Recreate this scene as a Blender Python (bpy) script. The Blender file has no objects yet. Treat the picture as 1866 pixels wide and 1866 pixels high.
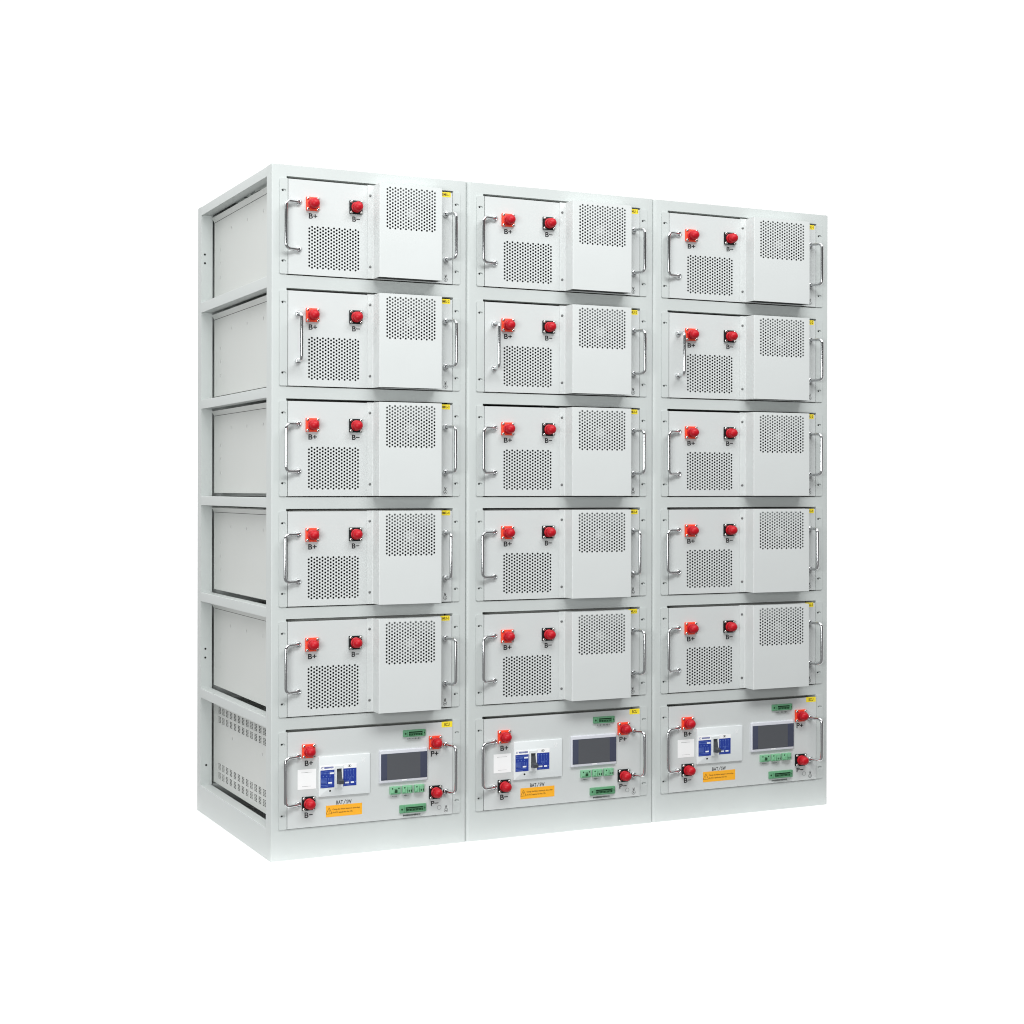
import bpy, math, random
from mathutils import Matrix, Vector

random.seed(4)
sc = bpy.context.scene
col = sc.collection
MM = 0.001
PI = math.pi

# ------------------------------------------------------------------ materials
def lin(r, g, b):
    f = lambda c: c / 12.92 if c <= 0.04045 else ((c + 0.055) / 1.055) ** 2.4
    return (f(r / 255), f(g / 255), f(b / 255), 1)

def mat(name, color, rough=0.45, metal=0.0, spec=0.5, coat=0.0, vary=0.0, bump=0.0, bscale=900.0):
    m = bpy.data.materials.new(name)
    m.use_nodes = True
    nt = m.node_tree
    b = nt.nodes['Principled BSDF']
    c = color if len(color) == 4 else (*color, 1)
    b.inputs['Base Color'].default_value = c
    b.inputs['Roughness'].default_value = rough
    b.inputs['Metallic'].default_value = metal
    b.inputs['Specular IOR Level'].default_value = spec
    b.inputs['Coat Weight'].default_value = coat
    tc = nt.nodes.new('ShaderNodeTexCoord')
    if vary:
        n = nt.nodes.new('ShaderNodeTexNoise')
        n.inputs['Scale'].default_value = 5.0
        n.inputs['Detail'].default_value = 5.0
        nt.links.new(tc.outputs['Object'], n.inputs['Vector'])
        r = nt.nodes.new('ShaderNodeMapRange')
        r.inputs['From Min'].default_value = 0.3
        r.inputs['From Max'].default_value = 0.7
        r.inputs['To Min'].default_value = 1 - vary
        r.inputs['To Max'].default_value = 1 + vary
        nt.links.new(n.outputs['Fac'], r.inputs['Value'])
        mx = nt.nodes.new('ShaderNodeVectorMath')
        mx.operation = 'SCALE'
        mx.inputs[0].default_value = c[:3]
        nt.links.new(r.outputs['Result'], mx.inputs['Scale'])
        nt.links.new(mx.outputs['Vector'], b.inputs['Base Color'])
        r2 = nt.nodes.new('ShaderNodeMapRange')
        r2.inputs['From Min'].default_value = 0.3
        r2.inputs['From Max'].default_value = 0.7
        r2.inputs['To Min'].default_value = rough - 0.05
        r2.inputs['To Max'].default_value = rough + 0.06
        nt.links.new(n.outputs['Fac'], r2.inputs['Value'])
        nt.links.new(r2.outputs['Result'], b.inputs['Roughness'])
    if bump:
        n2 = nt.nodes.new('ShaderNodeTexNoise')
        n2.inputs['Scale'].default_value = bscale
        n2.inputs['Detail'].default_value = 2.0
        nt.links.new(tc.outputs['Object'], n2.inputs['Vector'])
        bp = nt.nodes.new('ShaderNodeBump')
        bp.inputs['Strength'].default_value = bump
        bp.inputs['Distance'].default_value = 0.0004
        nt.links.new(n2.outputs['Fac'], bp.inputs['Height'])
        nt.links.new(bp.outputs['Normal'], b.inputs['Normal'])
    return m

M = {}
M['frame'] = mat('powder_coat_frame', (0.550, 0.580, 0.570), 0.42, vary=0.018, bump=0.05)
M['panel'] = mat('powder_coat_panel', (0.600, 0.622, 0.618), 0.45, vary=0.02, bump=0.07)
M['cover'] = mat('powder_coat_cover', (0.635, 0.656, 0.651), 0.43, vary=0.02, bump=0.07)
M['case'] = mat('coated_case_steel', (0.590, 0.608, 0.585), 0.42, vary=0.015, bump=0.08)
M['dark'] = mat('dark_recess', (0.012, 0.013, 0.013), 0.8)
M['hole'] = mat('bolt_hole_black', (0.006, 0.006, 0.006), 0.9)
M['chrome'] = mat('polished_chrome', (0.72, 0.73, 0.74), 0.16, metal=1.0)
M['screw'] = mat('zinc_screw', (0.72, 0.71, 0.68), 0.25, metal=1.0)
M['screwdull'] = mat('dull_screw', (0.22, 0.225, 0.225), 0.4, metal=0.6)
M['red'] = mat('red_plastic', (0.47, 0.003, 0.012), 0.40, spec=0.32, vary=0.02)
M['orange'] = mat('orange_plastic', (0.86, 0.060, 0.018), 0.45, vary=0.02)
M['black'] = mat('black_plastic', (0.005, 0.005, 0.006), 0.45, spec=0.25)
M['ink'] = mat('black_ink', (0.016, 0.016, 0.018), 0.6)
M['greyink'] = mat('grey_ink', (0.16, 0.165, 0.165), 0.6)
M['yellow'] = mat('yellow_label', (0.93, 0.74, 0.035), 0.5)
M['brownink'] = mat('label_ink', (0.14, 0.085, 0.01), 0.6)
M['amber'] = mat('amber_label', (0.93, 0.43, 0.022), 0.5)
M['amberink'] = mat('amber_label_ink', (0.16, 0.055, 0.006), 0.6)
M['paper'] = mat('white_paper', (0.90, 0.90, 0.90), 0.6)
M['white'] = mat('white_plastic', (0.74, 0.77, 0.775), 0.35)
M['whitemark'] = mat('white_print', (0.80, 0.83, 0.88), 0.5)
M['bluemark'] = mat('pale_blue_print', (0.12, 0.19, 0.50), 0.5)
M['blue'] = mat('blue_print', (0.013, 0.040, 0.290), 0.45)
M['lever'] = mat('grey_lever', (0.055, 0.060, 0.066), 0.4)
M['green'] = mat('green_terminal', (0.125, 0.33, 0.18), 0.45, vary=0.03)
M['green2'] = mat('pale_green_terminal', (0.21, 0.47, 0.28), 0.45)
M['greendark'] = mat('deep_green_slot', (0.008, 0.055, 0.018), 0.6)
M['bezel'] = mat('silver_bezel', (0.64, 0.65, 0.70), 0.35)
M['glass'] = mat('dark_glass', (0.060, 0.067, 0.105), 0.22, spec=0.4)
M['lcd'] = mat('lcd_panel', (0.092, 0.096, 0.106), 0.3, spec=0.3)
M['fan'] = mat('fan_plastic', (0.015, 0.015, 0.016), 0.6)
M['blade'] = mat('fan_blade', (0.22, 0.22, 0.222), 0.5)
M['hub'] = mat('fan_hub_label', (0.78, 0.79, 0.78), 0.5)
M['floor'] = mat('white_floor', (0.89, 0.89, 0.89), 0.8, spec=0.1)

# ------------------------------------------------------------------ mesh builder (mm, X right, Y depth, Z up)
class MB:
    def __init__(s):
        s.v = []; s.f = []; s.m = []
    def face(s, pts, m=0):
        i = len(s.v); s.v += [tuple(p) for p in pts]
        s.f.append(tuple(range(i, i + len(pts)))); s.m.append(m)
    def grid(s, rings, m=0, close_u=True, cap0=False, cap1=False):
        # rings of equal length, shared vertices
        i = len(s.v); n = len(rings[0])
        for r in rings: s.v += [tuple(p) for p in r]
        for a in range(len(rings) - 1):
            for k in range(n if close_u else n - 1):
                k2 = (k + 1) % n
                s.f.append((i + a*n + k, i + a*n + k2, i + (a+1)*n + k2, i + (a+1)*n + k)); s.m.append(m)
        if cap0: s.f.append(tuple(i + k for k in range(n))[::-1]); s.m.append(m)
        if cap1:
            j = i + (len(rings) - 1) * n
            s.f.append(tuple(j + k for k in range(n))); s.m.append(m)
    def box(s, x0, x1, y0, y1, z0, z1, m=0):
        i = len(s.v)
        s.v += [(x, y, z) for z in (z0, z1) for y in (y0, y1) for x in (x0, x1)]
        for q in ((0,2,3,1), (4,5,7,6), (0,1,5,4), (2,6,7,3), (0,4,6,2), (1,3,7,5)):
            s.f.append(tuple(i + k for k in q)); s.m.append(m)
    def bevbox(s, x0, x1, y0, y1, z0, z1, r=1.0, m=0, seg=2):
        # plate standing on y1, rounded front edge, rounded corners: stack of rounded rects
        rr = max(r, 0.05)
        rings = []
        def ring(inset, y, cr):
            return roundrect(x0 + inset, x1 - inset, z0 + inset, z1 - inset, cr, y)
        rings.append(ring(0, y1, rr)); rings.append(ring(0, y0 + rr, rr))
        for k in range(1, seg + 1):
            a = PI / 2 * k / seg
            rings.append(ring(rr * (1 - math.cos(a)) * 0.99, y0 + rr * (1 - math.sin(a)), max(rr * math.cos(a), rr * 0.05)))
        s.grid([r_[::-1] for r_ in rings], m, cap1=True)
    def cyl(s, cx, cz, y0, y1, r0, r1=None, n=16, m=0, cap=True):
        # axis along Y, y1 is the front (smaller y)
        r1 = r0 if r1 is None else r1
        c = lambda r, y: [(cx + r * math.cos(-2*PI*k/n), y, cz + r * math.sin(-2*PI*k/n)) for k in range(n)]
        s.grid([c(r0, y0), c(r1, y1)], m, cap1=cap)
    def lathe(s, cx, cz, prof, n=20, m=0):
        # prof: list of (r, y) from panel outwards (y decreasing)
        rings = [[(cx + r * math.cos(-2*PI*k/n), y, cz + r * math.sin(-2*PI*k/n)) for k in range(n)] for r, y in prof]
        s.grid(rings, m, cap1=True)
    def ringflat(s, cx, cz, y, ro, ri, n=24, m=0, a0=0.0, a1=2*PI):
        full = abs(a1 - a0 - 2*PI) < 1e-6
        k_ = n if full else n + 1
        A = [a0 + (a1 - a0) * k / n for k in range(k_)]
        s.grid([[(cx + ro*math.cos(a), y, cz + ro*math.sin(a)) for a in A], [(cx + ri*math.cos(a), y, cz + ri*math.sin(a)) for a in A]], m, close_u=full)
    def disc(s, cx, cz, y, r, n=16, m=0, sx=1.0):
        s.face([(cx + sx*r*math.cos(2*PI*k/n), y, cz + r*math.sin(2*PI*k/n)) for k in range(n)], m)
    def rect(s, x0, x1, z0, z1, y, m=0):
        s.face([(x0, y, z0), (x1, y, z0), (x1, y, z1), (x0, y, z1)], m)
    def tube(s, pts, r, n=12, m=0):
        rings = []
        P = [Vector(p) for p in pts]
        up = None
        for i, p in enumerate(P):
            t = (P[min(i+1, len(P)-1)] - P[max(i-1, 0)]).normalized()
            if up is None:
                up = t.orthogonal().normalized()
            else:
                up = (up - t * up.dot(t)).normalized()
            b = t.cross(up)
            rings.append([p + r * (math.cos(2*PI*k/n) * up + math.sin(2*PI*k/n) * b) for k in range(n)])
        s.grid(rings, m, cap0=True, cap1=True)

def roundrect(x0, x1, z0, z1, r, y, seg=4, corners=(1, 1, 1, 1)):
    # counter clockwise seen from the front; corners: BL, BR, TR, TL
    out = []
    for k, (cx, cz, a) in enumerate(((x0 + r, z0 + r, PI), (x1 - r, z0 + r, 1.5*PI), (x1 - r, z1 - r, 0), (x0 + r, z1 - r, 0.5*PI))):
        if corners[k]:
            for i in range(seg + 1):
                t = a + PI/2 * i / seg
                out.append((cx + r*math.cos(t), y, cz + r*math.sin(t)))
        else:
            sx = x0 if k in (0, 3) else x1; sz = z0 if k in (0, 1) else z1
            out.append((sx, y, sz))
    return out

def holecell(mb, x0, x1, z0, z1, cx, cz, rx, rz, y, depth, m=0, n_mid=1):
    # rectangular cell with a round (or oblong) hole, hole walls run back by depth
    a, b = (x1 - x0) / 2, (z1 - z0) / 2
    mx, mz = (x0 + x1) / 2, (z0 + z1) / 2
    key = [math.atan2(sz * b, sx * a) % (2*PI) for sx, sz in ((1, 1), (-1, 1), (-1, -1), (1, -1))]
    base = sorted(set([0, PI/2, PI, 1.5*PI] + key))
    A = []
    for i, t in enumerate(base):
        t2 = base[(i+1) % len(base)] + (2*PI if i == len(base) - 1 else 0)
        A += [t, (t + t2) / 2]
    outer = []
    for t in A:
        c, s_ = math.cos(t), math.sin(t)
        k = min(a / abs(c) if abs(c) > 1e-9 else 1e9, b / abs(s_) if abs(s_) > 1e-9 else 1e9)
        outer.append((mx + c*k, y, mz + s_*k))
    inner = [(cx + rx*math.cos(t), y, cz + rz*math.sin(t)) for t in A]
    back = [(p[0], y + depth, p[2]) for p in inner]
    mb.grid([outer, inner, back], m)

def perforated(mb, x0, x1, z0, z1, y, c0, dx, ncol, zodd, zeven, dz, r, depth, m=0):
    # sheet with staggered round holes; odd columns hold the hole centres zodd, even ones zeven
    xa = c0 - dx/2
    mb.rect(x0, xa, z0, z1, y, m)
    for i in range(ncol):
        hz = zodd if i % 2 == 0 else zeven
        l, rr = xa + i*dx, xa + (i+1)*dx
        mb.rect(l, rr, hz[0] + dz/2, z1, y, m)
        mb.rect(l, rr, z0, hz[-1] - dz/2, y, m)
        for z in hz:
            holecell(mb, l, rr, z - dz/2, z + dz/2, (l + rr)/2, z, r, r, y, depth, m)
    mb.rect(xa + ncol*dx, x1, z0, z1, y, m)

def slotted(mb, u0, u1, v0, v1, holes, place, depth, m=0):
    # sheet in the (u, v) plane with rectangular holes; place(u, v, d) gives the point
    us = sorted(set([u0, u1] + [h[0] for h in holes] + [h[1] for h in holes]))
    vs = sorted(set([v0, v1] + [h[2] for h in holes] + [h[3] for h in holes]))
    for i in range(len(us) - 1):
        for j in range(len(vs) - 1):
            uc, vc = (us[i] + us[i+1]) / 2, (vs[j] + vs[j+1]) / 2
            if any(h[0] < uc < h[1] and h[2] < vc < h[3] for h in holes): continue
            mb.face([place(us[i], vs[j], 0), place(us[i+1], vs[j], 0), place(us[i+1], vs[j+1], 0), place(us[i], vs[j+1], 0)], m)
    for a, b, c, d in holes:
        mb.grid([[place(a, c, 0), place(b, c, 0), place(b, d, 0), place(a, d, 0)], [place(a, c, depth), place(b, c, depth), place(b, d, depth), place(a, d, depth)]], m)

def build(mb, name, mats, smooth=True, ang=35):
    me = bpy.data.meshes.new(name)
    me.from_pydata([(x*MM, y*MM, z*MM) for x, y, z in mb.v], [], mb.f)
    for m in (mats if isinstance(mats, (list, tuple)) else [mats]):
        me.materials.append(M[m])
    me.polygons.foreach_set('material_index', mb.m)
    if smooth:
        me.polygons.foreach_set('use_smooth', [True] * len(me.polygons))
        me.set_sharp_from_angle(angle=math.radians(ang))
    me.update()
    return me

def put(name, me, parent=None, loc=(0, 0, 0), label=None):
    o = bpy.data.objects.new(name, me)
    col.objects.link(o)
    o.parent = parent
    o.location = [c * MM for c in loc]
    if label: o['label'] = label
    return o

def part(name, mb, mats, parent, loc=(0, 0, 0), label=None, smooth=True):
    return put(name, build(mb, name, mats, smooth), parent, loc, label)

def thing(name, label, cat, group=None):
    o = bpy.data.objects.new(name, None)
    col.objects.link(o)
    o.empty_display_size = 0.05
    o['label'] = label; o['category'] = cat
    if group: o['group'] = group
    return o

def kids(o): return [c for c in bpy.data.objects if c.parent == o]

def copy_tree(o, parent=None):
    c = o.copy(); col.objects.link(c)
    c.parent = parent
    for ch in kids(o): copy_tree(ch, c)
    return c

def textmesh(s, x0, x1, z0, z1, y, matname, name='lettering', weight=0.022, spacing=1.0):
    # writing stretched to the box it fills on the panel, facing -Y
    cu = bpy.data.curves.new(name, 'FONT')
    cu.body = s; cu.size = 1.0; cu.resolution_u = 3; cu.offset = weight; cu.space_character = spacing
    ob = bpy.data.objects.new('tmp_text', cu); col.objects.link(ob)
    dg = bpy.context.evaluated_depsgraph_get(); dg.update()
    me = bpy.data.meshes.new_from_object(ob.evaluated_get(dg))
    bpy.data.objects.remove(ob); bpy.data.curves.remove(cu)
    xs = [v.co.x for v in me.vertices]; ys = [v.co.y for v in me.vertices]
    ax, bx, ay, by = min(xs), max(xs), min(ys), max(ys)
    for v in me.vertices:
        v.co = ((x0 + (v.co.x - ax) / (bx - ax) * (x1 - x0)) * MM, y * MM, (z0 + (v.co.y - ay) / (by - ay) * (z1 - z0)) * MM)
    me.materials.clear(); me.materials.append(M[matname]); me.name = name
    return me

# ------------------------------------------------------------------ measured rack (mm)
W, H, D = 530.0, 1738.5, 717.0
OL, OR = 38.6, 492.6                       # front opening
ZS = [1710.6, 1431.4, 1155.2, 878.9, 603.2, 326.6]   # top of each front opening
ZB = [z - 247.0 for z in ZS[:5]] + [77.0]            # bottom of each opening
FW, BK = 41.0, 678.4                        # front post depth, start of back post
STRETCH = [1.0, 1.0588, 1.1227]
OFFX = [0.0, 538.1, 1104.7]

# ------------------------------------------------------------------ rack
def post_profile(x0, x1, y0, y1, r, rounded):
    # rounded: which corners (front-left, front-right, back-right, back-left)
    out = []
    for k, (cx, cy, sx, sy, a) in enumerate(((x0, y0, 1, 1, PI), (x1, y0, -1, 1, 1.5*PI), (x1, y1, -1, -1, 0), (x0, y1, 1, -1, 0.5*PI))):
        if rounded[k]:
            for i in range(5):
                t = a + PI/2 * i / 4
                out.append((cx + sx*r + r*math.cos(t), cy + sy*r + r*math.sin(t)))
        else:
            out.append((cx, cy))
    return out

def post(mb, x0, x1, y0, y1, z0, z1, rounded, r=3.0, m=0):
    pr = post_profile(x0, x1, y0, y1, r, rounded)
    mb.grid([[(x, y, z0) for x, y in pr], [(x, y, z1) for x, y in pr]], m, cap0=True, cap1=True)

def front_frame(xl, r):
    # two posts and the cross rails between the openings, plinth below
    f = MB()
    post(f, xl, OL, 0, FW, 0, H, (1, 0, 0, 0), r)
    post(f, OR, W, 0, FW, 0, H, (0, 1, 0, 0))
    f.box(OL, OR, 0, 28, ZS[0], H)
    for k in range(5): f.box(OL, OR, 0, 28, ZS[k+1], ZB[k])
    f.box(OL, OR, 0, 28, 0, ZB[5])
    for k in range(6):
        for x in (28.6, 499.6):
            for dz in (-36.3, -212.5 if k < 5 else -215.0):
                f.disc(x, ZS[k] + dz, -0.15, 2.3, m=1)
    return f

def make_rack():
    root = thing('battery_rack', 'pale grey steel rack whose open left side is in full view', 'rack', 'steel racks standing side by side')
    part('front_frame', front_frame(0.0, 3.0), ['frame', 'hole'], root)
    # side frames: rails at the height of the front rails
    for side in (0, 1):
        s = MB()
        x0, x1 = (0, 33.0) if side == 0 else (W - 33.0, W)
        post(s, x0, x1, BK, D, 0, H, (0, 0, 0, 1) if side == 0 else (0, 0, 1, 0))
        ix0, ix1 = (0, 30.0) if side == 0 else (W - 30.0, W)
        def rail(z0, z1, w0, w1):
            r = 1.6
            prof = [(w0, z0), (w1, z0), (w1, z1), (w0, z1)]
            if side == 0:
                prof = [(w0, z0), (w1, z0), (w1, z1)] + [(w0 + r - r*math.sin(t), z1 - r + r*math.cos(t)) for t in (0, .4, .8, 1.2, PI/2)]
            s.grid([[(x, FW, z) for x, z in prof][::-1], [(x, BK, z) for x, z in prof][::-1]], 0)
        rail(ZS[0] + 3, H, ix0, ix1)
        for k in range(5): rail(ZS[k+1] + 3.0, ZB[k] - 0.8, ix0, ix1)
        rail(0, ZB[5] + 0.4, ix0, ix1)
        if side == 0:
            for x, z in ((10.4, 1602.3), (10.8, 1577.4), (13.9, 468.5), (13.6, 443.1), (16.8, 133.7)):
                s.disc(x, z, BK - 0.2, 3.0, m=1)
        part('side_frame', s, ['frame', 'hole'], root)
    b = MB()
    b.box(33.0, W - 33.0, D - 30, D, H - 28, H); b.box(33.0, W - 33.0, D - 30, D, 0, 77)
    b.box(33.0, W - 33.0, D - 8, D - 6, 77, H - 28)
    part('back_panel', b, ['frame'], root)
    # top sheet with two cable openings, folded edge
    t = MB()
    slotted(t, 30, W - 30, 28, D - 30, [(70, 200, 215, 262), (70, 230, 330, 420), (300, 460, 215, 300), (300, 460, 380, 520)],
            lambda u, v, d: (u, v, H - 4 - d), 2.0)
    t.box(34, 46, 300, 312, H - 22, H - 7); t.box(34, W - 34, 448, 462, H - 22, H - 7)
    part('top_sheet', t, ['frame'], root)
    # runners the modules rest on
    for k in range(6):
        for x0, x1 in ((66, 92), (W - 92, W - 66)):
            r = MB()
            zt = ZS[k] - 238.4
            r.box(x0, x1, 28, D - 8, ZB[k] + 0.6 if k < 5 else 77.6, zt)
            part('runner', r, ['frame'], root)
    return root

# ------------------------------------------------------------------ shared small parts
def handle_meshes(h, dx, out):
    r, br = 4.2, 12.0
    d = Vector((dx, -out, 0)); L = d.length; d.normalize()
    pts = []
    A = Vector((0, -3.0, h/2)); 
    top = Vector((dx, -out - 3.0, h/2))
    u = (top - A).normalized()
    pts += [A, A + u * 3]
    zc = Vector((0, 0, -1))
    for i in range(7):
        t = PI/2 * i / 6
        c = top - u*br + zc*br
        pts.append(c + u*br*math.sin(t) - zc*br*math.cos(t))
    low = [Vector((p.x, p.y, -p.z)) for p in pts[::-1]]
    mb = MB(); mb.tube(pts + low, r, 14)
    return build(mb, 'handle', 'chrome')

def ferrule_mesh():
    mb = MB()
    mb.lathe(0, 0, [(8.2, 0), (8.2, -1.5), (7.4, -2.3), (7.2, -6.0), (6.0, -7.2), (4.9, -7.4), (4.6, -5.5)], 20)
    return build(mb, 'ferrule', 'chrome', ang=50)

def screw_mesh():
    mb = MB()
    mb.lathe(0, 0, [(3.7, 0), (3.7, -1.2), (3.1, -2.3), (1.7, -2.8)], 12)
    mb.rect(-1.6, 1.6, -0.35, 0.35, -2.85, 1)
    return build(mb, 'screw', ['screw', 'hole'], ang=60)

def plate_mesh(m):
    mb = MB(); mb.bevbox(-17.3, 17.3, -5.5, 0, -17.3, 17.3, 1.6); return build(mb, 'power_socket', m)

def cap_mesh():
    mb = MB()
    prof = [(13.6, 0), (13.6, -2.0), (11.6, -3.2), (11.4, -7.5), (12.4, -10.0), (12.6, -14.0)]
    for i in range(1, 8):
        t = PI/2 * i / 8
        prof.append((12.6 * math.cos(t), -14.0 - 12.0 * math.sin(t)))
    prof.append((0.6, -26.1))
    mb.lathe(0, 0, prof, 28)
    return build(mb, 'cap', 'red', ang=40)

SCREW, CAP, FERR = screw_mesh(), cap_mesh(), ferrule_mesh()
PLATE_P, PLATE_N = plate_mesh('orange'), plate_mesh('black')

def socket(parent, x, z, plus, word, tx):
    s = put('power_socket', PLATE_P if plus else PLATE_N, parent, (x, -3.0, z),
            'orange square power socket under a red cap' if plus else 'black square power socket under a red cap')
    put('cap', CAP, s, (0, -5.5, 0))
    for sx in (-1, 1):
        for sz in (-1, 1):
            put('screw', SCREW, s, (sx*13.3, -5.5, sz*13.3))
    put('lettering', textmesh(word, *tx, -3.2, 'ink'), parent)
    return s

def add_handle(parent, me, x, z, h):
    o = put('handle', me, parent, (x, -3.0, z))
    for s in (1, -1): put('ferrule', FERR, o, (0, 0, s*h/2))
    return o

def flange(parent, left, z0, z1, zs):
    mb = MB()
    x0, x1 = (20.0, 40.8) if left else (490.2, 511.3)
    y0, y1 = -2.6, -0.3
    cx = 30.4 if left else 501.4
    # three strips with the two oblong slots, rounded outer corners
    r = 4.0
    za, zb = z0 + r, z1 - r
    cells = [(zs[0] - 9, zs[0] + 9, zs[0]), (zs[1] - 9, zs[1] + 9, zs[1])]
    for a, b, c in cells:
        holecell(mb, x0, x1, a, b, cx, c, 6.2, 3.5, y0, 2.2)
    mb.rect(x0, x1, cells[0][1], zb, y0); mb.rect(x0, x1, cells[1][1], cells[0][0], y0); mb.rect(x0, x1, za, cells[1][0], y0)
    cr = (1, 0, 0, 1) if left else (0, 1, 1, 0)
    full = roundrect(x0, x1, z0, z1, r, y0, corners=cr)
    top = [p for p in full if p[2] >= zb - 1e-6]; bot = [p for p in full if p[2] <= za + 1e-6]
    if left:
        mb.face([(x1, y0, zb)] + top, 0); mb.face(bot + [(x1, y0, za)], 0)
    else:
        mb.face(top + [(x0, y0, zb)], 0); mb.face([(x0, y0, za)] + bot, 0)
    mb.grid([full, [(p[0], y1, p[2]) for p in full]], 0)
    # inner leg towards the case
    xi = x1 if left else x0
    xa, xb = (x1 - 1.6, x1) if left else (x0, x0 + 1.6)
    mb.box(xa, xb, -0.3, 24, z0 + 3, z1 - 8)
    return part('mounting_flange', mb, ['frame'], parent)

def case(parent, zt, zb, holes, lid):
    mb = MB()
    xl, xr, yf, yb = 37.0, W - 37.0, 2.0, 672.0
    # the front posts leave 39..492 free, so the case narrows at its front
    zs_ = zt - 13.0 if lid else zt
    slotted(mb, FW + 4, yb, zb, zs_, holes, lambda u, v, d: (xl + d, u, v), 1.2)
    slotted(mb, FW + 4, yb, zb, zs_, holes, lambda u, v, d: (xr - d, u, v), 1.2)
    if not lid: mb.face([(xl, FW+4, zt), (xr, FW+4, zt), (xr, yb, zt), (xl, yb, zt)])
    mb.face([(xl, FW+4, zb), (xr, FW+4, zb), (xr, yb, zb), (xl, yb, zb)])
    mb.face([(xl, yb, zb), (xr, yb, zb), (xr, yb, zs_), (xl, yb, zs_)])
    za, zc = zt - 5.0, zb + 2.0       # collar behind the front panel
    for xa, xb in ((xl, 43.5), (487.0, xr)):
        mb.face([(xa, FW+4, zb), (xb, FW+4, zb), (xb, FW+4, zs_), (xa, FW+4, zs_)])
    for x in (43.5, 487.0):
        mb.face([(x, -1, zc), (x, FW+4, zc), (x, FW+4, za), (x, -1, za)])
    mb.face([(43.5, -1, za), (487, -1, za), (487, FW+4, za), (43.5, FW+4, za)])
    mb.face([(43.5, FW+4, za), (487, FW+4, za), (487, FW+4, zt), (43.5, FW+4, zt)])
    mb.face([(43.5, -1, zc), (487, -1, zc), (487, FW+4, zc), (43.5, FW+4, zc)])
    mb.face([(43.5, FW+4, zb), (487, FW+4, zb), (487, FW+4, zc), (43.5, FW+4, zc)])
    c = part('case', mb, ['case'], parent, smooth=False)
    if lid:
        l = MB()
        for a, b in ((xl, -1), (xr, 1)):
            l.grid([[(a + b*8.0, y, zt + 0.6), (a + b*0.5, y, zt - 12.0), (a + b*0.1, y, zt - 12.0), (a + b*0.1, y, zt + 0.6)] for y in (FW + 5, yb - 1)], 0, cap0=True, cap1=True)
            l.face([(a + b*0.12, FW + 5, zt - 13.2), (a + b*0.12, yb - 1, zt - 13.2), (a + b*0.12, yb - 1, zt - 12.0), (a + b*0.12, FW + 5, zt - 12.0)], 1)
        l.box(xl + 8.0, xr - 8.0, FW + 5, yb - 1, zt + 0.6, zt + 1.6)
        part('lid', l, ['case', 'dark'], c, smooth=False)
    # dark cell block that fills the case
    k = MB(); k.box(60, 470, 30, 640, zb + 8, zt - 14)
    part('cell_block', k, ['dark'], c, smooth=False)
    return c

def ground_symbol(parent, x, z):
    mb = MB()
    mb.ringflat(x, z, -3.2, 5.4, 4.6)
    mb.rect(x - 0.4, x + 0.4, z - 0.4, z + 3.2, -3.2)
    mb.rect(x - 2.6, x + 2.6, z - 0.9, z - 0.1, -3.2)
    mb.rect(x - 1.7, x + 1.7, z - 2.0, z - 1.3, -3.2)
    part('ground_symbol', mb, ['ink'], parent)
    s = MB()
    s.lathe(x, z + 9.2, [(2.6, -3.0), (2.6, -3.8), (2.0, -4.5), (1.0, -4.8)], 10)
    s.face([(x - 3.4, -3.25, z + 12.6), (x - 2.3, -3.25, z + 13.2), (x + 2.0, -3.25, z + 6.6), (x + 1.0, -3.25, z + 6.0)], 1)
    s.face([(x + 3.4, -3.25, z + 12.6), (x + 2.3, -3.25, z + 13.2), (x - 2.0, -3.25, z + 6.6), (x - 1.0, -3.25, z + 6.0)], 1)
    part('ground_screw', s, ['screwdull', 'ink'], parent)

HL = handle_meshes(118.5, -37.0, 14.5)
HR = handle_meshes(118.5, 13.5, 35.5)
HL_IN = handle_meshes(118.5, -1.5, 37.5)
HR_IN = handle_meshes(118.5, -3.0, 38.0)
STICK = {}

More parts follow.
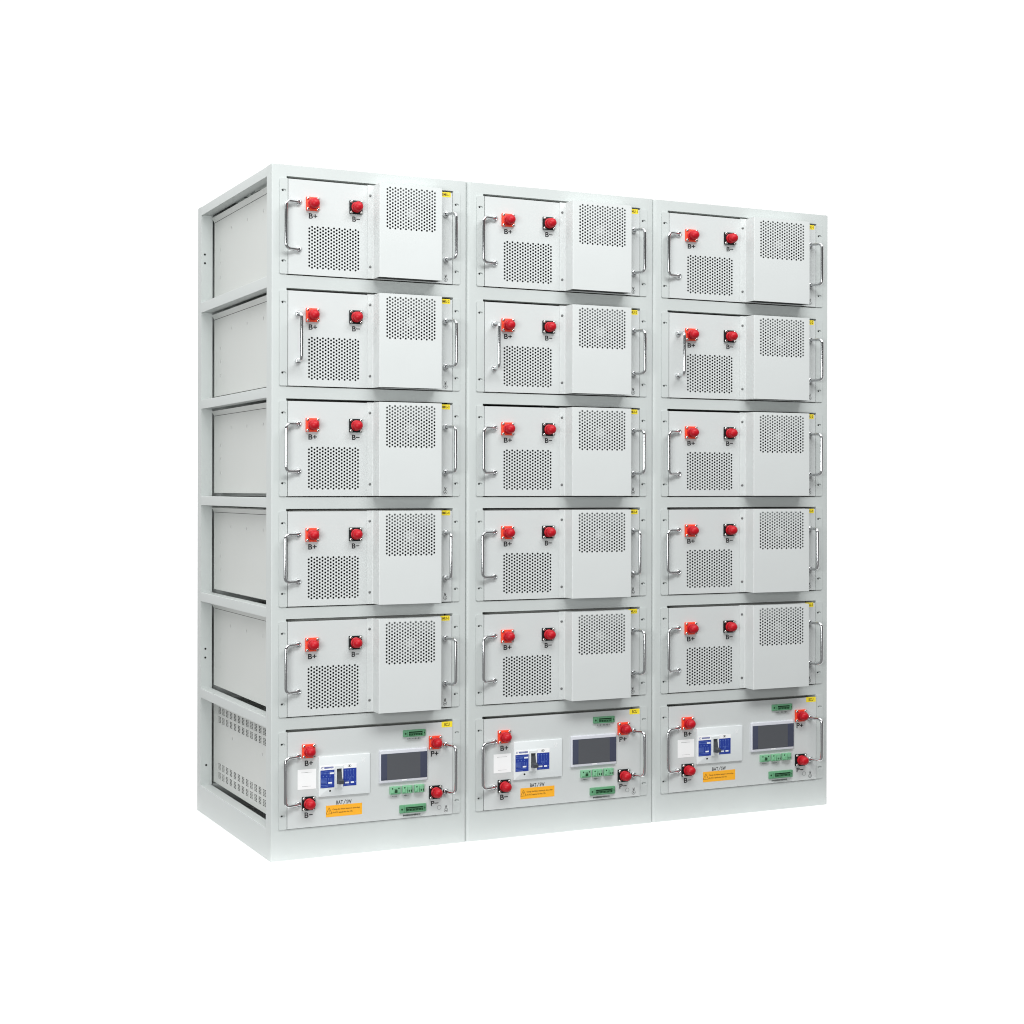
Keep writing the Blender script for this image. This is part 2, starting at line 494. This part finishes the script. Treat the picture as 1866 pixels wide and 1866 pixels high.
# ------------------------------------------------------------------ battery module (origin: rack left edge, top of its opening)
def make_module():
    root = thing('battery_module', '', 'battery module', 'battery modules stacked in the racks')
    zt, zb = -6.6, -244.3
    p = MB()
    z1 = [-127.1 - 8.54*i for i in range(12)]; z2 = [-123.0 - 8.5*i for i in range(13)]
    z2 = [-127.1 + 4.27 - 8.54*i for i in range(13)]
    perforated(p, 42.2, 488.8, zb, zt, -3.0, 97.1, 7.255, 19, z1, z2, 8.54, 2.65, 0.8)
    e = roundrect(42.2, 488.8, zb, zt, 0.1, -3.0, corners=(0, 0, 0, 0))
    p.grid([e, [(x, -1.0, z) for x, y, z in e]], 0)
    part('front_panel', p, ['panel'], root)
    flange(root, True, -244.6, -6.0, (-36.3, -212.5)); flange(root, False, -244.3, -4.0, (-35.8, -211.5))
    case(root, -4.6, -238.2, [(603.5, 607.5, -107, -99), (603.5, 607.5, -145.5, -137.5), (603.5, 607.5, -185, -177), (494, 498, -59.5, -51.5), (339, 343, -61.2, -53.2), (188, 192, -62, -54)], True)
    # fan cover: folded sheet box with a perforated upper half
    c = MB()
    ct, cb = -5.2, -243.6
    yF = -47.0
    prof = [(252.2, -3.05), (252.2, -4.4), (265.5, -4.4)]
    for t in (0.25, .5, .75, 1): prof.append((268.7 - 3.2 + 3.2*math.sin(t*PI/2), -4.4 - 3.2*(1 - math.cos(t*PI/2))))
    for t in (0, .25, .5, .75, 1): prof.append((268.7 + 1.8 - 1.8*math.cos(t*PI/2), yF + 1.8 - 1.8*math.sin(t*PI/2)))
    nb = len(prof)
    prof2 = [(441.4 - 1.8 + 1.8*math.sin(t*PI/2), yF + 1.8 - 1.8*math.cos(t*PI/2)) for t in (0, .25, .5, .75, 1)]
    prof2 += [(441.4, -4.4), (455.0, -4.4), (455.0, -3.05)]
    for pr in (prof, prof2):
        c.grid([[(x, y, cb) for x, y in pr], [(x, y, ct) for x, y in pr]], 0, close_u=False)
    za = [-19.6 - 8.565*i for i in range(12)]; zc = [-19.6 + 4.28 - 8.565*i for i in range(13)]
    perforated(c, prof[-1][0], prof2[0][0], cb, ct, yF, 289.8, 7.258, 19, za, zc, 8.565, 2.65, 0.8)
    for z in (ct, cb):            # closed on top, open towards the floor
        box = [q for q in prof[6:]] + [q for q in prof2[:6]]
        if z == ct: c.face([(x, y, z) for x, y in box] + [(441.4, -3.05, z), (268.7, -3.05, z)])
        c.face([(252.2, -3.05, z), (252.2, -4.4, z), (268.7, -4.4, z), (268.7, -3.05, z)])
        c.face([(441.4, -3.05, z), (441.4, -4.4, z), (455, -4.4, z), (455, -3.05, z)])
    cov = part('fan_cover', c, ['cover'], root)
    d = MB(); d.box(271.0, 439.0, -45.4, -5.2, -242.4, -138.0)  # dark block added inside the cover, stands in for the shade under it
    part('shade_block', d, ['dark'], cov, smooth=False)
    for z in (-32.0, -213.9):
        s = MB(); s.lathe(0, 0, [(3.5, 0), (3.5, -0.8), (2.4, -1.5)], 12); s.rect(-1.2, 1.2, -.3, .3, -1.45, 1)
        part('screw', s, ['screwdull', 'hole'], cov, (259.2, -4.4, z))
    # fan on the panel behind the cover
    f = MB()
    f.bevbox(-74, 73, -10, 0, -64, 26, 3.0, 0)  # housing widened in dark plastic, standing in for shade behind the grille
    f.ringflat(0, 0, -10.3, 39, 36, 32, 2)
    f.lathe(0, 0, [(13.0, -10.1), (13.0, -12.5), (12.3, -13.2)], 20, 1)
    for k in range(7):
        a = 2*PI*k/7
        q = []
        for r, da in ((13, 0), (36, .35), (36, .85), (13, .6)):
            q.append((r*math.cos(a + da), -10.6 - (1.6 if da > .5 else 0), r*math.sin(a + da)))
        f.face(q, 2)
    part('fan', f, ['fan', 'hub', 'blade'], root, (366.0, -3.1, -72.0))
    hl = add_handle(root, HL, 67.8, -123.3, 118.5)
    hr = add_handle(root, HR, 469.8, -123.0, 118.5)
    socket(root, 105.2, -65.6, True, 'B+', (95.6, 117.9, -102.4, -89.0))
    socket(root, 220.6, -65.2, False, 'B\u2212', (211.4, 231.9, -101.6, -88.4))
    st = MB(); st.box(457.0, 483.4, -3.25, -3.0, -18.4, -5.6)
    stk = part('name_sticker', st, ['yellow'], root)
    put('lettering', STICK_MESH(1), stk)
    ground_symbol(root, 470.0, -234.0)
    return root

def STICK_MESH(n):
    if n not in STICK:
        STICK[n] = textmesh('BMU-%d' % n, 458.6, 481.6, -15.6, -8.4, -3.4, 'brownink')
    return STICK[n]

# ------------------------------------------------------------------ control unit (origin as the modules)
def marks(mb, x0, x1, z0, z1, n, y, m=0, jitter=0.5, fill=0.55):
    w = (x1 - x0) / n
    for i in range(n):
        a = x0 + i*w
        d = random.random() * jitter
        mb.rect(a, a + w*fill, z0 + (z1 - z0)*d*0.5, z1 - (z1 - z0)*d*0.2, y, m)

def make_control():
    root = thing('control_unit', '', 'control unit', 'control units at the foot of the racks')
    zt, zb = -6.6, -248.0
    p = MB()
    p.rect(42.2, 488.8 + 3.4, zb, zt, -3.0)
    e = roundrect(42.2, 492.2, zb, zt, 0.1, -3.0, corners=(0, 0, 0, 0))
    p.grid([e, [(x, -1.0, z) for x, y, z in e]], 0)
    part('front_panel', p, ['panel'], root)
    flange(root, True, -248.4, -5.5, (-36.4, -215.4))
    fr = flange(root, False, -247.0, -2.5, (-36.4, -214.3)); fr.location.x = 3.3*MM
    holes = []
    for i in range(12):
        y0 = 598.0 - 39.5*i
        for z in (-19.2, -45.4, -178.8, -204.8):
            for c in (0, 1):
                for k in range(5):
                    holes.append((y0 + c*12.6, y0 + c*12.6 + 11.4, z - 3.9*k - 2.7, z - 3.9*k))
    # vents sit 2 rows by 2 blocks; two rivets between
    holes += [(476, 480, -94, -86), (192, 196, -95, -87)]
    case(root, -4.6, -239.8, holes, False)
    h1 = handle_meshes(120.1, -37.0, 14.5); h2 = handle_meshes(121.9, 13.5, 35.5)
    add_handle(root, h1, 68.6, -128.4, 120.1); add_handle(root, h2, 471.4, -127.0, 121.9)
    socket(root, 96.9, -56.2, True, 'B+', (87.3, 109.0, -93.7, -79.8))
    socket(root, 97.0, -187.8, False, 'B\u2212', (87.0, 108.4, -224.0, -210.0))
    socket(root, 441.7, -57.8, True, 'P+', (430.2, 451.8, -94.3, -80.0))
    socket(root, 442.3, -187.4, False, 'P\u2212', (430.4, 452.0, -223.0, -210.2))
    # blank white label beside the breaker
    q = MB(); q.box(68.8, 116.9, -3.25, -3.0, -152.0, -102.0)
    qs = part('paper_label', q, ['paper'], root)
    t = MB(); marks(t, 79, 106, -110.4, -109.2, 9, -3.35); marks(t, 81, 105, -145.2, -144.2, 9, -3.35)
    part('lettering', t, ['greyink'], qs, smooth=False)
    # circuit breaker
    b = MB(); b.bevbox(122.6, 259.9, -8.0, -3.0, -173.8, -72.7, 1.0)
    b.disc(152.6, -160.1, -8.15, 2.6, m=1)
    br = part('circuit_breaker', b, ['white', 'hole'], root)
    g = MB()
    for dx in (0, 6):   # faint raised crossing strokes in the upper corner
        g.face([(236 + dx, -8.4, -81.5), (237.3 + dx, -8.4, -81.5), (241.5 + dx*.6, -8.4, -94), (240.2 + dx*.6, -8.4, -94)])
    g.face([(247, -8.45, -82), (248.2, -8.45, -82), (237, -8.45, -95), (235.8, -8.45, -95)])
    part('embossed_mark', g, ['paper'], br, smooth=False)
    l = MB(); l.box(126.2, 164.3, -8.6, -8.0, -152.2, -95.2)
    l.rect(126.8, 164.0, -151.8, -107.0, -8.7, 1)
    l.ringflat(131.5, -101.2, -8.7, 2.6, 1.7, 14, 2, 0.6, 5.6); l.rect(131.8, 135.2, -100.0, -99.2, -8.7, 2)
    marks(l, 137.2, 162.0, -103.8, -98.6, 10, -8.7, 2, 0.3, 0.74)
    marks(l, 129, 162, -112.2, -110.0, 10, -8.8, 4); marks(l, 129, 150, -117.4, -114.0, 6, -8.8, 4)
    l.rect(151.5, 162.5, -117.8, -113.6, -8.8, 3)
    marks(l, 133, 160, -124.0, -121.0, 3, -8.8, 4, 0.2, .3)
    for k in range(5):
        marks(l, 129, 144, -129.3 - 3.0*k, -127.6 - 3.0*k, 5, -8.8, 4, .2, .8)
        marks(l, 147, 161, -129.3 - 3.0*k, -127.6 - 3.0*k, 3, -8.8, 4, .2, .35)
    l.rect(147.5, 157.5, -141.6, -137.6, -8.85, 3); marks(l, 129, 142, -141, -139, 4, -8.8, 4)
    marks(l, 129, 158, -145.6, -144.2, 9, -8.8, 4, .2, .8); marks(l, 129, 148, -149.6, -148.2, 6, -8.8, 4, .2, .8)
    part('rating_label', l, ['paper', 'blue', 'blue', 'whitemark', 'bluemark'], br, smooth=False)
    l = MB(); l.box(186.2, 223.4, -8.6, -8.0, -151.2, -94.9)
    l.rect(186.9, 223.0, -150.9, -106.2, -8.7, 1)
    for (ro, ri, a) in ((3.0, 2.2, 0),): l.ringflat(202.8, -100.4, -8.7, ro, ri, 16, 2); l.ringflat(206.0, -100.4, -8.72, ro, ri, 16, 2)
    l.disc(204.4, -100.4, -8.71, 1.5, m=2)
    for k in range(4):
        x = 192.5 + 7.6*k
        l.rect(x - 1.2, x + 1.2, -113.0, -109.6, -8.8, 4); l.rect(x - .4, x + .4, -121, -114, -8.8, 4)
        l.face([(x - .4, -8.8, -121), (x + .4, -8.8, -121), (x + 2.2, -8.8, -126), (x + 1.4, -8.8, -126)], 4)
        l.rect(x - .4, x + .4, -133, -126.5, -8.8, 4)
    l.rect(199, 214, -129.5, -128.6, -8.8, 4); l.ringflat(206, -134.5, -8.8, 3.0, 2.3, 12, 4)
    l.rect(192.0, 203.0, -144.4, -140.4, -8.8, 3); l.rect(207.5, 216.5, -144.4, -140.4, -8.8, 3); l.rect(219.8, 221.2, -143, -140, -8.8, 4)
    marks(l, 190, 204, -138.6, -137.2, 4, -8.8, 4); marks(l, 190, 208, -148.6, -147.2, 5, -8.8, 4)
    part('rating_label', l, ['paper', 'blue', 'ink', 'whitemark', 'bluemark'], br, smooth=False)
    # toggle frame: white surround with a dark slot, lever tilted down
    tf = MB()
    tf.box(165.2, 169.2, -12.5, -8.0, -152.6, -97.8); tf.box(182.6, 186.0, -12.5, -8.0, -152.6, -97.8)
    tf.box(169.2, 182.6, -12.5, -8.0, -104.8, -97.8); tf.box(169.2, 182.6, -12.5, -8.0, -152.6, -143.5)
    tf.rect(169.2, 182.6, -143.5, -104.8, -8.2, 1)
    tg = part('toggle_frame', tf, ['white', 'lever'], br)
    lv = MB()
    prof = [(-8.4, -114.0), (-11.0, -113.0), (-15.5, -129.0), (-29.5, -133.0), (-29.5, -141.5), (-13.0, -143.0), (-8.4, -143.0)]
    lv.grid([[(169.9, y, z) for y, z in prof], [(181.9, y, z) for y, z in prof]], 0, cap0=True, cap1=True)
    part('toggle_lever', lv, ['lever'], br)
    put('lettering', textmesh('BAT', 170.9, 188.6, -197.0, -187.0, -3.2, 'ink', weight=0.020, spacing=1.12), root)
    put('lettering', textmesh('SW', 198.0, 211.8, -197.0, -187.0, -3.2, 'ink', weight=0.020, spacing=1.12), root)
    t = MB(); t.face([(189.4, -3.2, -198.0), (190.8, -3.2, -198.0), (196.8, -3.2, -186.2), (195.4, -3.2, -186.2)])
    part('lettering', t, ['ink'], root, smooth=False)
    # amber warning sticker
    w = MB(); w.box(143.4, 240.2, -3.25, -3.0, -227.2, -198.0)
    ws = part('warning_sticker', w, ['amber'], root)
    t = MB()
    A, B, C = (151.8, -203.6), (159.8, -219.2), (143.9, -219.2)
    for (a, b) in ((A, B), (B, C), (C, A)):
        dx, dz = b[0] - a[0], b[1] - a[1]; L_ = math.hypot(dx, dz); nx, nz = -dz/L_*0.5, dx/L_*0.5
        t.face([(a[0]-nx, -3.35, a[1]-nz), (b[0]-nx, -3.35, b[1]-nz), (b[0]+nx, -3.35, b[1]+nz), (a[0]+nx, -3.35, a[1]+nz)])
    t.rect(151.3, 152.4, -214.2, -208.4, -3.35); t.rect(151.3, 152.4, -216.8, -215.6, -3.35)
    part('warning_triangle', t, ['amberink'], ws, smooth=False)
    put('lettering', textmesh('Charge the lithium battery in time when', 161.0, 234.6, -211.6, -206.6, -3.35, 'amberink'), ws)
    put('lettering', textmesh('the SOC capacity less than 15%.', 161.0, 215.0, -219.6, -214.6, -3.35, 'amberink'), ws)
    # touch screen
    s = MB(); s.bevbox(286.6, 418.6, -9.0, -3.0, -153.2, -68.2, 2.6, 0, 3)
    s.rect(347, 361, -149.0, -146.4, -9.15, 1)
    scn = part('touch_screen', s, ['bezel', 'paper'], root)
    g = MB(); g.bevbox(289.6, 417.6, -9.5, -8.9, -145.3, -77.6, 0.3)
    gl = part('display_glass', g, ['glass'], scn)
    g = MB(); g.rect(306.3, 398.2, -144.6, -78.4, -9.6)
    part('display', g, ['lcd'], gl, smooth=False)
    # terminal blocks
    def wide(x0, x1, z0, z1, s0, s1, n):
        m = MB(); cz = (z0 + z1)/2
        m.bevbox(x0, x1, -8.0, -3.0, z0, z1, 1.8)
        zt_, zb_ = cz + 5.6, cz - 5.6
        m.box(s0 - 2.0, s1 + 2.0, -13.5, -8.0, zt_, zt_ + 1.6); m.box(s0 - 2.0, s1 + 2.0, -13.5, -8.0, zb_ - 1.6, zb_)
        m.box(s0 - 2.0, s0, -13.5, -8.0, zb_, zt_); m.box(s1, s1 + 2.0, -13.5, -8.0, zb_, zt_)
        for x in (x0 + 5.5, x1 - 5.5): m.cyl(x, cz, -8.0, -9.0, 2.3, m=1)
        o = part('terminal_block', m, ['green', 'greendark'], root, label='long green terminal socket with screw ears')
        d = MB(); d.rect(s0, s1, zb_, zt_, -8.3)
        w_ = (s1 - s0)/n
        for i in range(n + 1):
            d.box(s0 + i*w_ - .35, s0 + i*w_ + .35, -9.6, -8.3, zb_ + 1.0, zb_ + 4.4, 1)
        d.box(s0, s1, -10.2, -8.35, cz + .3, cz + 1.6, 1)
        part('pin_row', d, ['greendark', 'green'], o, smooth=False)
    wide(351.8, 414.2, -38.4, -20.4, 364.6, 404.0, 8)
    wide(342.4, 416.0, -234.6, -213.4, 356.2, 405.8, 12)
    mk = MB(); marks(mk, 364.9, 402.6, -46.4, -41.6, 9, -3.2, 0, .9, .5)
    part('lettering', mk, ['greyink'], root, smooth=False)
    mk = MB(); marks(mk, 352.6, 401.6, -243.4, -238.6, 16, -3.2, 0, .6, .7)
    part('lettering', mk, ['ink'], root, smooth=False)
    for i, (x0, x1, plug) in enumerate(((314.8, 343.6, 0), (348.6, 377.0, 1), (382.2, 410.0, 1))):
        m = MB()
        m.bevbox(x0, x1, -10.0, -3.0, -183.4, -163.2, 1.2)
        m.box(x0 + 2, x1 - 2, -12.0, -10.0, -182.0, -178.5, 2)
        for x in (x0 + 6.2, x1 - 5.2): m.disc(x, -168.2, -10.15, 2.0, m=1)
        lab = 'small green terminal with an open dark slot' if not plug else 'small green terminal holding a pale plug'
        o = part('small_terminal', m, ['green2', 'greendark', 'green'], root, label=lab)
        d = MB()
        if plug:
            d.box(x0 + 13.0, x1 - 6.0, -16.0, -10.0, -181.0, -166.0)
            for k in (0, 1): d.rect(x0 + 14.5 + 6.0*k, x0 + 17.5 + 6.0*k, -178.5, -173.0, -16.1, 1)
            d.box(x0 + 7.5, x0 + 11.5, -13.0, -10.0, -181.5, -171.5, 0)
            part('plug', d, ['green2', 'greendark'], o, smooth=False)
        else:
            d.rect(x0 + 11.5, x1 - 10.0, -179.2, -171.4, -12.1, 0); d.rect(x0 + 11.5, x1 - 10.0, -170.6, -169.4, -10.2, 0)
            part('slot', d, ['greendark'], o, smooth=False)
    mk = MB(); marks(mk, 323, 337, -192.0, -187.6, 4, -3.2, 0, .8, .6); marks(mk, 355, 369, -192.0, -187.6, 4, -3.2, 0, .8, .6)
    part('lettering', mk, ['greyink'], root, smooth=False)
    r = MB(); r.ringflat(454.1, -228.7, -3.2, 5.8, 5.0); r.disc(454.1, -228.7, -3.15, 5.0, 20, 1)
    part('hole_plug', r, ['greyink', 'panel'], root, smooth=False)
    ground_symbol(root, 473.3, -237.2)
    st = MB(); st.box(460.6, 491.0, -3.25, -3.0, -20.4, -5.8)
    stk = part('name_sticker', st, ['yellow'], root)
    put('lettering', textmesh('BCU', 468.4, 483.4, -17.4, -8.8, -3.4, 'brownink'), stk)
    return root

# ------------------------------------------------------------------ assemble
WHICH = ['left', 'middle', 'right']
RACKLBL = ['pale grey steel rack at the left end, its open left side in full view',
           'pale grey steel rack standing between two other racks',
           'pale grey steel rack at the right end, farthest from the camera']
ROW = ['topmost', 'second from top', 'third from top', 'fourth from top', 'fifth from top']

ROTS = [(0, 0), (-3, 2), (2.5, -1.5), (-2, 3), (3, 1.5)]        # each handle hangs a little differently
SHIFT = [(0.6, 0.4), (-0.8, 0.2), (-0.4, 0.5), (0.5, -0.2), (-0.3, 0.3)]
rack0 = make_rack(); mod0 = make_module(); ctl0 = make_control()
first = True
for i in range(3):
    r = rack0 if i == 0 else copy_tree(rack0)
    r.location = (OFFX[i]*MM, 0, 0); r.scale = (STRETCH[i], 1, 1); r['label'] = RACKLBL[i]
    if i:
        if i == 2:             # added unseen sheet, stops light leaking into the end rack
            q = MB(); q.box(W - 1.6, W - 0.2, FW, BK, 20, H - 20)
            q2 = part('light_shield', q, ['frame'], r, (-31, 0, 0))
        for c in kids(r):      # the two later racks have a wider, rounder left post
            if c.name.startswith('front_frame'):
                c.data = build(front_frame((-6.4, -4.0)[i-1], 12.0), 'front_frame', ['frame', 'hole'])
    for k in range(5):
        m = mod0 if first else copy_tree(mod0)
        first = False
        m.location = (OFFX[i]*MM, 0, ZS[k]*MM); m.scale = (STRETCH[i], 1, 1)
        extra = ''
        if k == 1: extra = ', left handle swung inward'
        if k == 3: extra = ', right handle swung inward'
        m['label'] = 'grey module tagged BMU-%d, %s in the %s rack%s' % (k + 1, ROW[k], WHICH[i], extra)
        for c in kids(m):
            n = c.name.split('.')[0]
            if n == 'handle':
                left = c.location.x < 0.25
                c.data = (HL_IN if k == 1 else HL) if left else (HR_IN if k == 3 else HR)
                rot = ROTS[k][0 if left else 1]
                c.rotation_euler.z = math.radians(rot)
            if n == 'name_sticker':
                c.location = (SHIFT[k][0]*MM, 0, SHIFT[k][1]*MM)
                kids(c)[0].data = STICK_MESH(k + 1)
    c = ctl0 if i == 0 else copy_tree(ctl0)
    c.location = (OFFX[i]*MM, 0, ZS[5]*MM); c.scale = (STRETCH[i], 1, 1)
    c['label'] = 'grey BCU control unit with screen and breaker at the foot of the %s rack' % WHICH[i]

# ------------------------------------------------------------------ floor
g = MB(); g.face([(-70, -75, 0), (1770, -75, 0), (1770, 785, 0), (-70, 785, 0)])
fl = put('floor', build(g, 'floor', 'floor', False))
fl['kind'] = 'structure'; fl['label'] = 'seamless white floor under the racks'

# ------------------------------------------------------------------ camera
f_px, cy_px, yaw, roll = 2888.75, 891.66, 0.4495, 0.0017
cam = bpy.data.cameras.new('camera'); co = bpy.data.objects.new('camera', cam); col.objects.link(co)
cam.sensor_width = 36.0; cam.sensor_fit = 'HORIZONTAL'
cam.lens = f_px / 1866.0 * 36.0
cam.shift_y = -(933.0 - cy_px) / 1866.0
cam.clip_start = 0.05; cam.clip_end = 200
rt = Vector((math.cos(yaw), -math.sin(yaw), 0)); fw = Vector((math.sin(yaw), math.cos(yaw), 0)); up = Vector((0, 0, 1))
r2 = rt * math.cos(roll) + up * math.sin(roll); u2 = -rt * math.sin(roll) + up * math.cos(roll)
mw = Matrix(((r2.x, u2.x, -fw.x, -1.17397), (r2.y, u2.y, -fw.y, -3.81197), (r2.z, u2.z, -fw.z, 0.92869), (0, 0, 0, 1)))
co.matrix_world = mw
sc.camera = co

# ------------------------------------------------------------------ light: made-up white surround, overhead softbox, added fill lamps
wd = bpy.data.worlds.new('World'); sc.world = wd; wd.use_nodes = True
nt = wd.node_tree
bg = nt.nodes['Background']
tc = nt.nodes.new('ShaderNodeTexCoord')
def dotn(v):
    n = nt.nodes.new('ShaderNodeVectorMath'); n.operation = 'DOT_PRODUCT'
    nt.links.new(tc.outputs['Generated'], n.inputs[0]); n.inputs[1].default_value = v
    return n.outputs['Value']
def rng(sock, a, b, c, d):
    n = nt.nodes.new('ShaderNodeMapRange'); n.interpolation_type = 'SMOOTHSTEP'
    nt.links.new(sock, n.inputs['Value'])
    for k, v in zip(('From Min', 'From Max', 'To Min', 'To Max'), (a, b, c, d)): n.inputs[k].default_value = v
    return n.outputs['Result']
def mx(op, a, b):
    n = nt.nodes.new('ShaderNodeMath'); n.operation = op
    for k, v in enumerate((a, b)):
        if hasattr(v, 'is_linked'): nt.links.new(v, n.inputs[k])
        else: n.inputs[k].default_value = v
    return n.outputs[0]
BACK, LOW, FRONT, TOP = 0.10, 0.24, 1.12, 1.45
rear_fill = rng(dotn((0, 0, 1)), -0.25, 0.1, LOW, BACK)           # added dim glow on the camera side, stronger from below
front = rng(dotn(tuple(fw)), 0.05, 0.6, 0.0, 1.0)             # added white glow filling the view behind the racks
top = rng(dotn((0, 0, 1)), 0.45, 0.85, 0.0, 1.0)             # added bright glow overhead, whitens the floor
side = mx('ADD', mx('MULTIPLY', rear_fill, mx('SUBTRACT', 1.0, front)), mx('MULTIPLY', FRONT, front))
val = mx('ADD', mx('MULTIPLY', side, mx('SUBTRACT', 1.0, top)), mx('MULTIPLY', TOP, top))
nt.links.new(val, bg.inputs['Strength'])
bg.inputs['Color'].default_value = (1, 1, 1, 1)

def area(name, loc, target, sx, sy, power, color=(1, 1, 1)):
    l = bpy.data.lights.new(name, 'AREA'); l.shape = 'RECTANGLE'; l.size = sx; l.size_y = sy; l.energy = power; l.color = color
    o = bpy.data.objects.new(name, l); col.objects.link(o)
    o.location = loc
    o.rotation_euler = (Vector(target) - Vector(loc)).to_track_quat('-Z', 'Y').to_euler()
    return o
area('softbox', (0.75, -2.3, 3.7), (0.75, 0.0, 0.9), 3.7, 0.9, 116, (0.98, 1.0, 1.0))
area('front_fill', (-2.6, -3.6, 1.05), (0.6, 0.1, 0.5), 2.2, 1.4, 118, (0.98, 1.0, 1.0))  # added fill lamp, lifts the lower fronts and the open side
area('side_fill', (-1.3, 0.0, 2.6), (-0.4, 0.3, 0.9), 1.0, 1.6, 16, (0.98, 1.0, 1.0))  # added fill lamp above the open left side

sc.view_settings.view_transform = 'Standard'
sc.view_settings.look = 'None'
sc.view_settings.exposure = 0.0
sc.view_settings.gamma = 1.0
sc.view_settings.use_curve_mapping = False
sc.cycles.filter_width = 1.05
sc.cycles.max_bounces = 8
sc.cycles.diffuse_bounces = 5
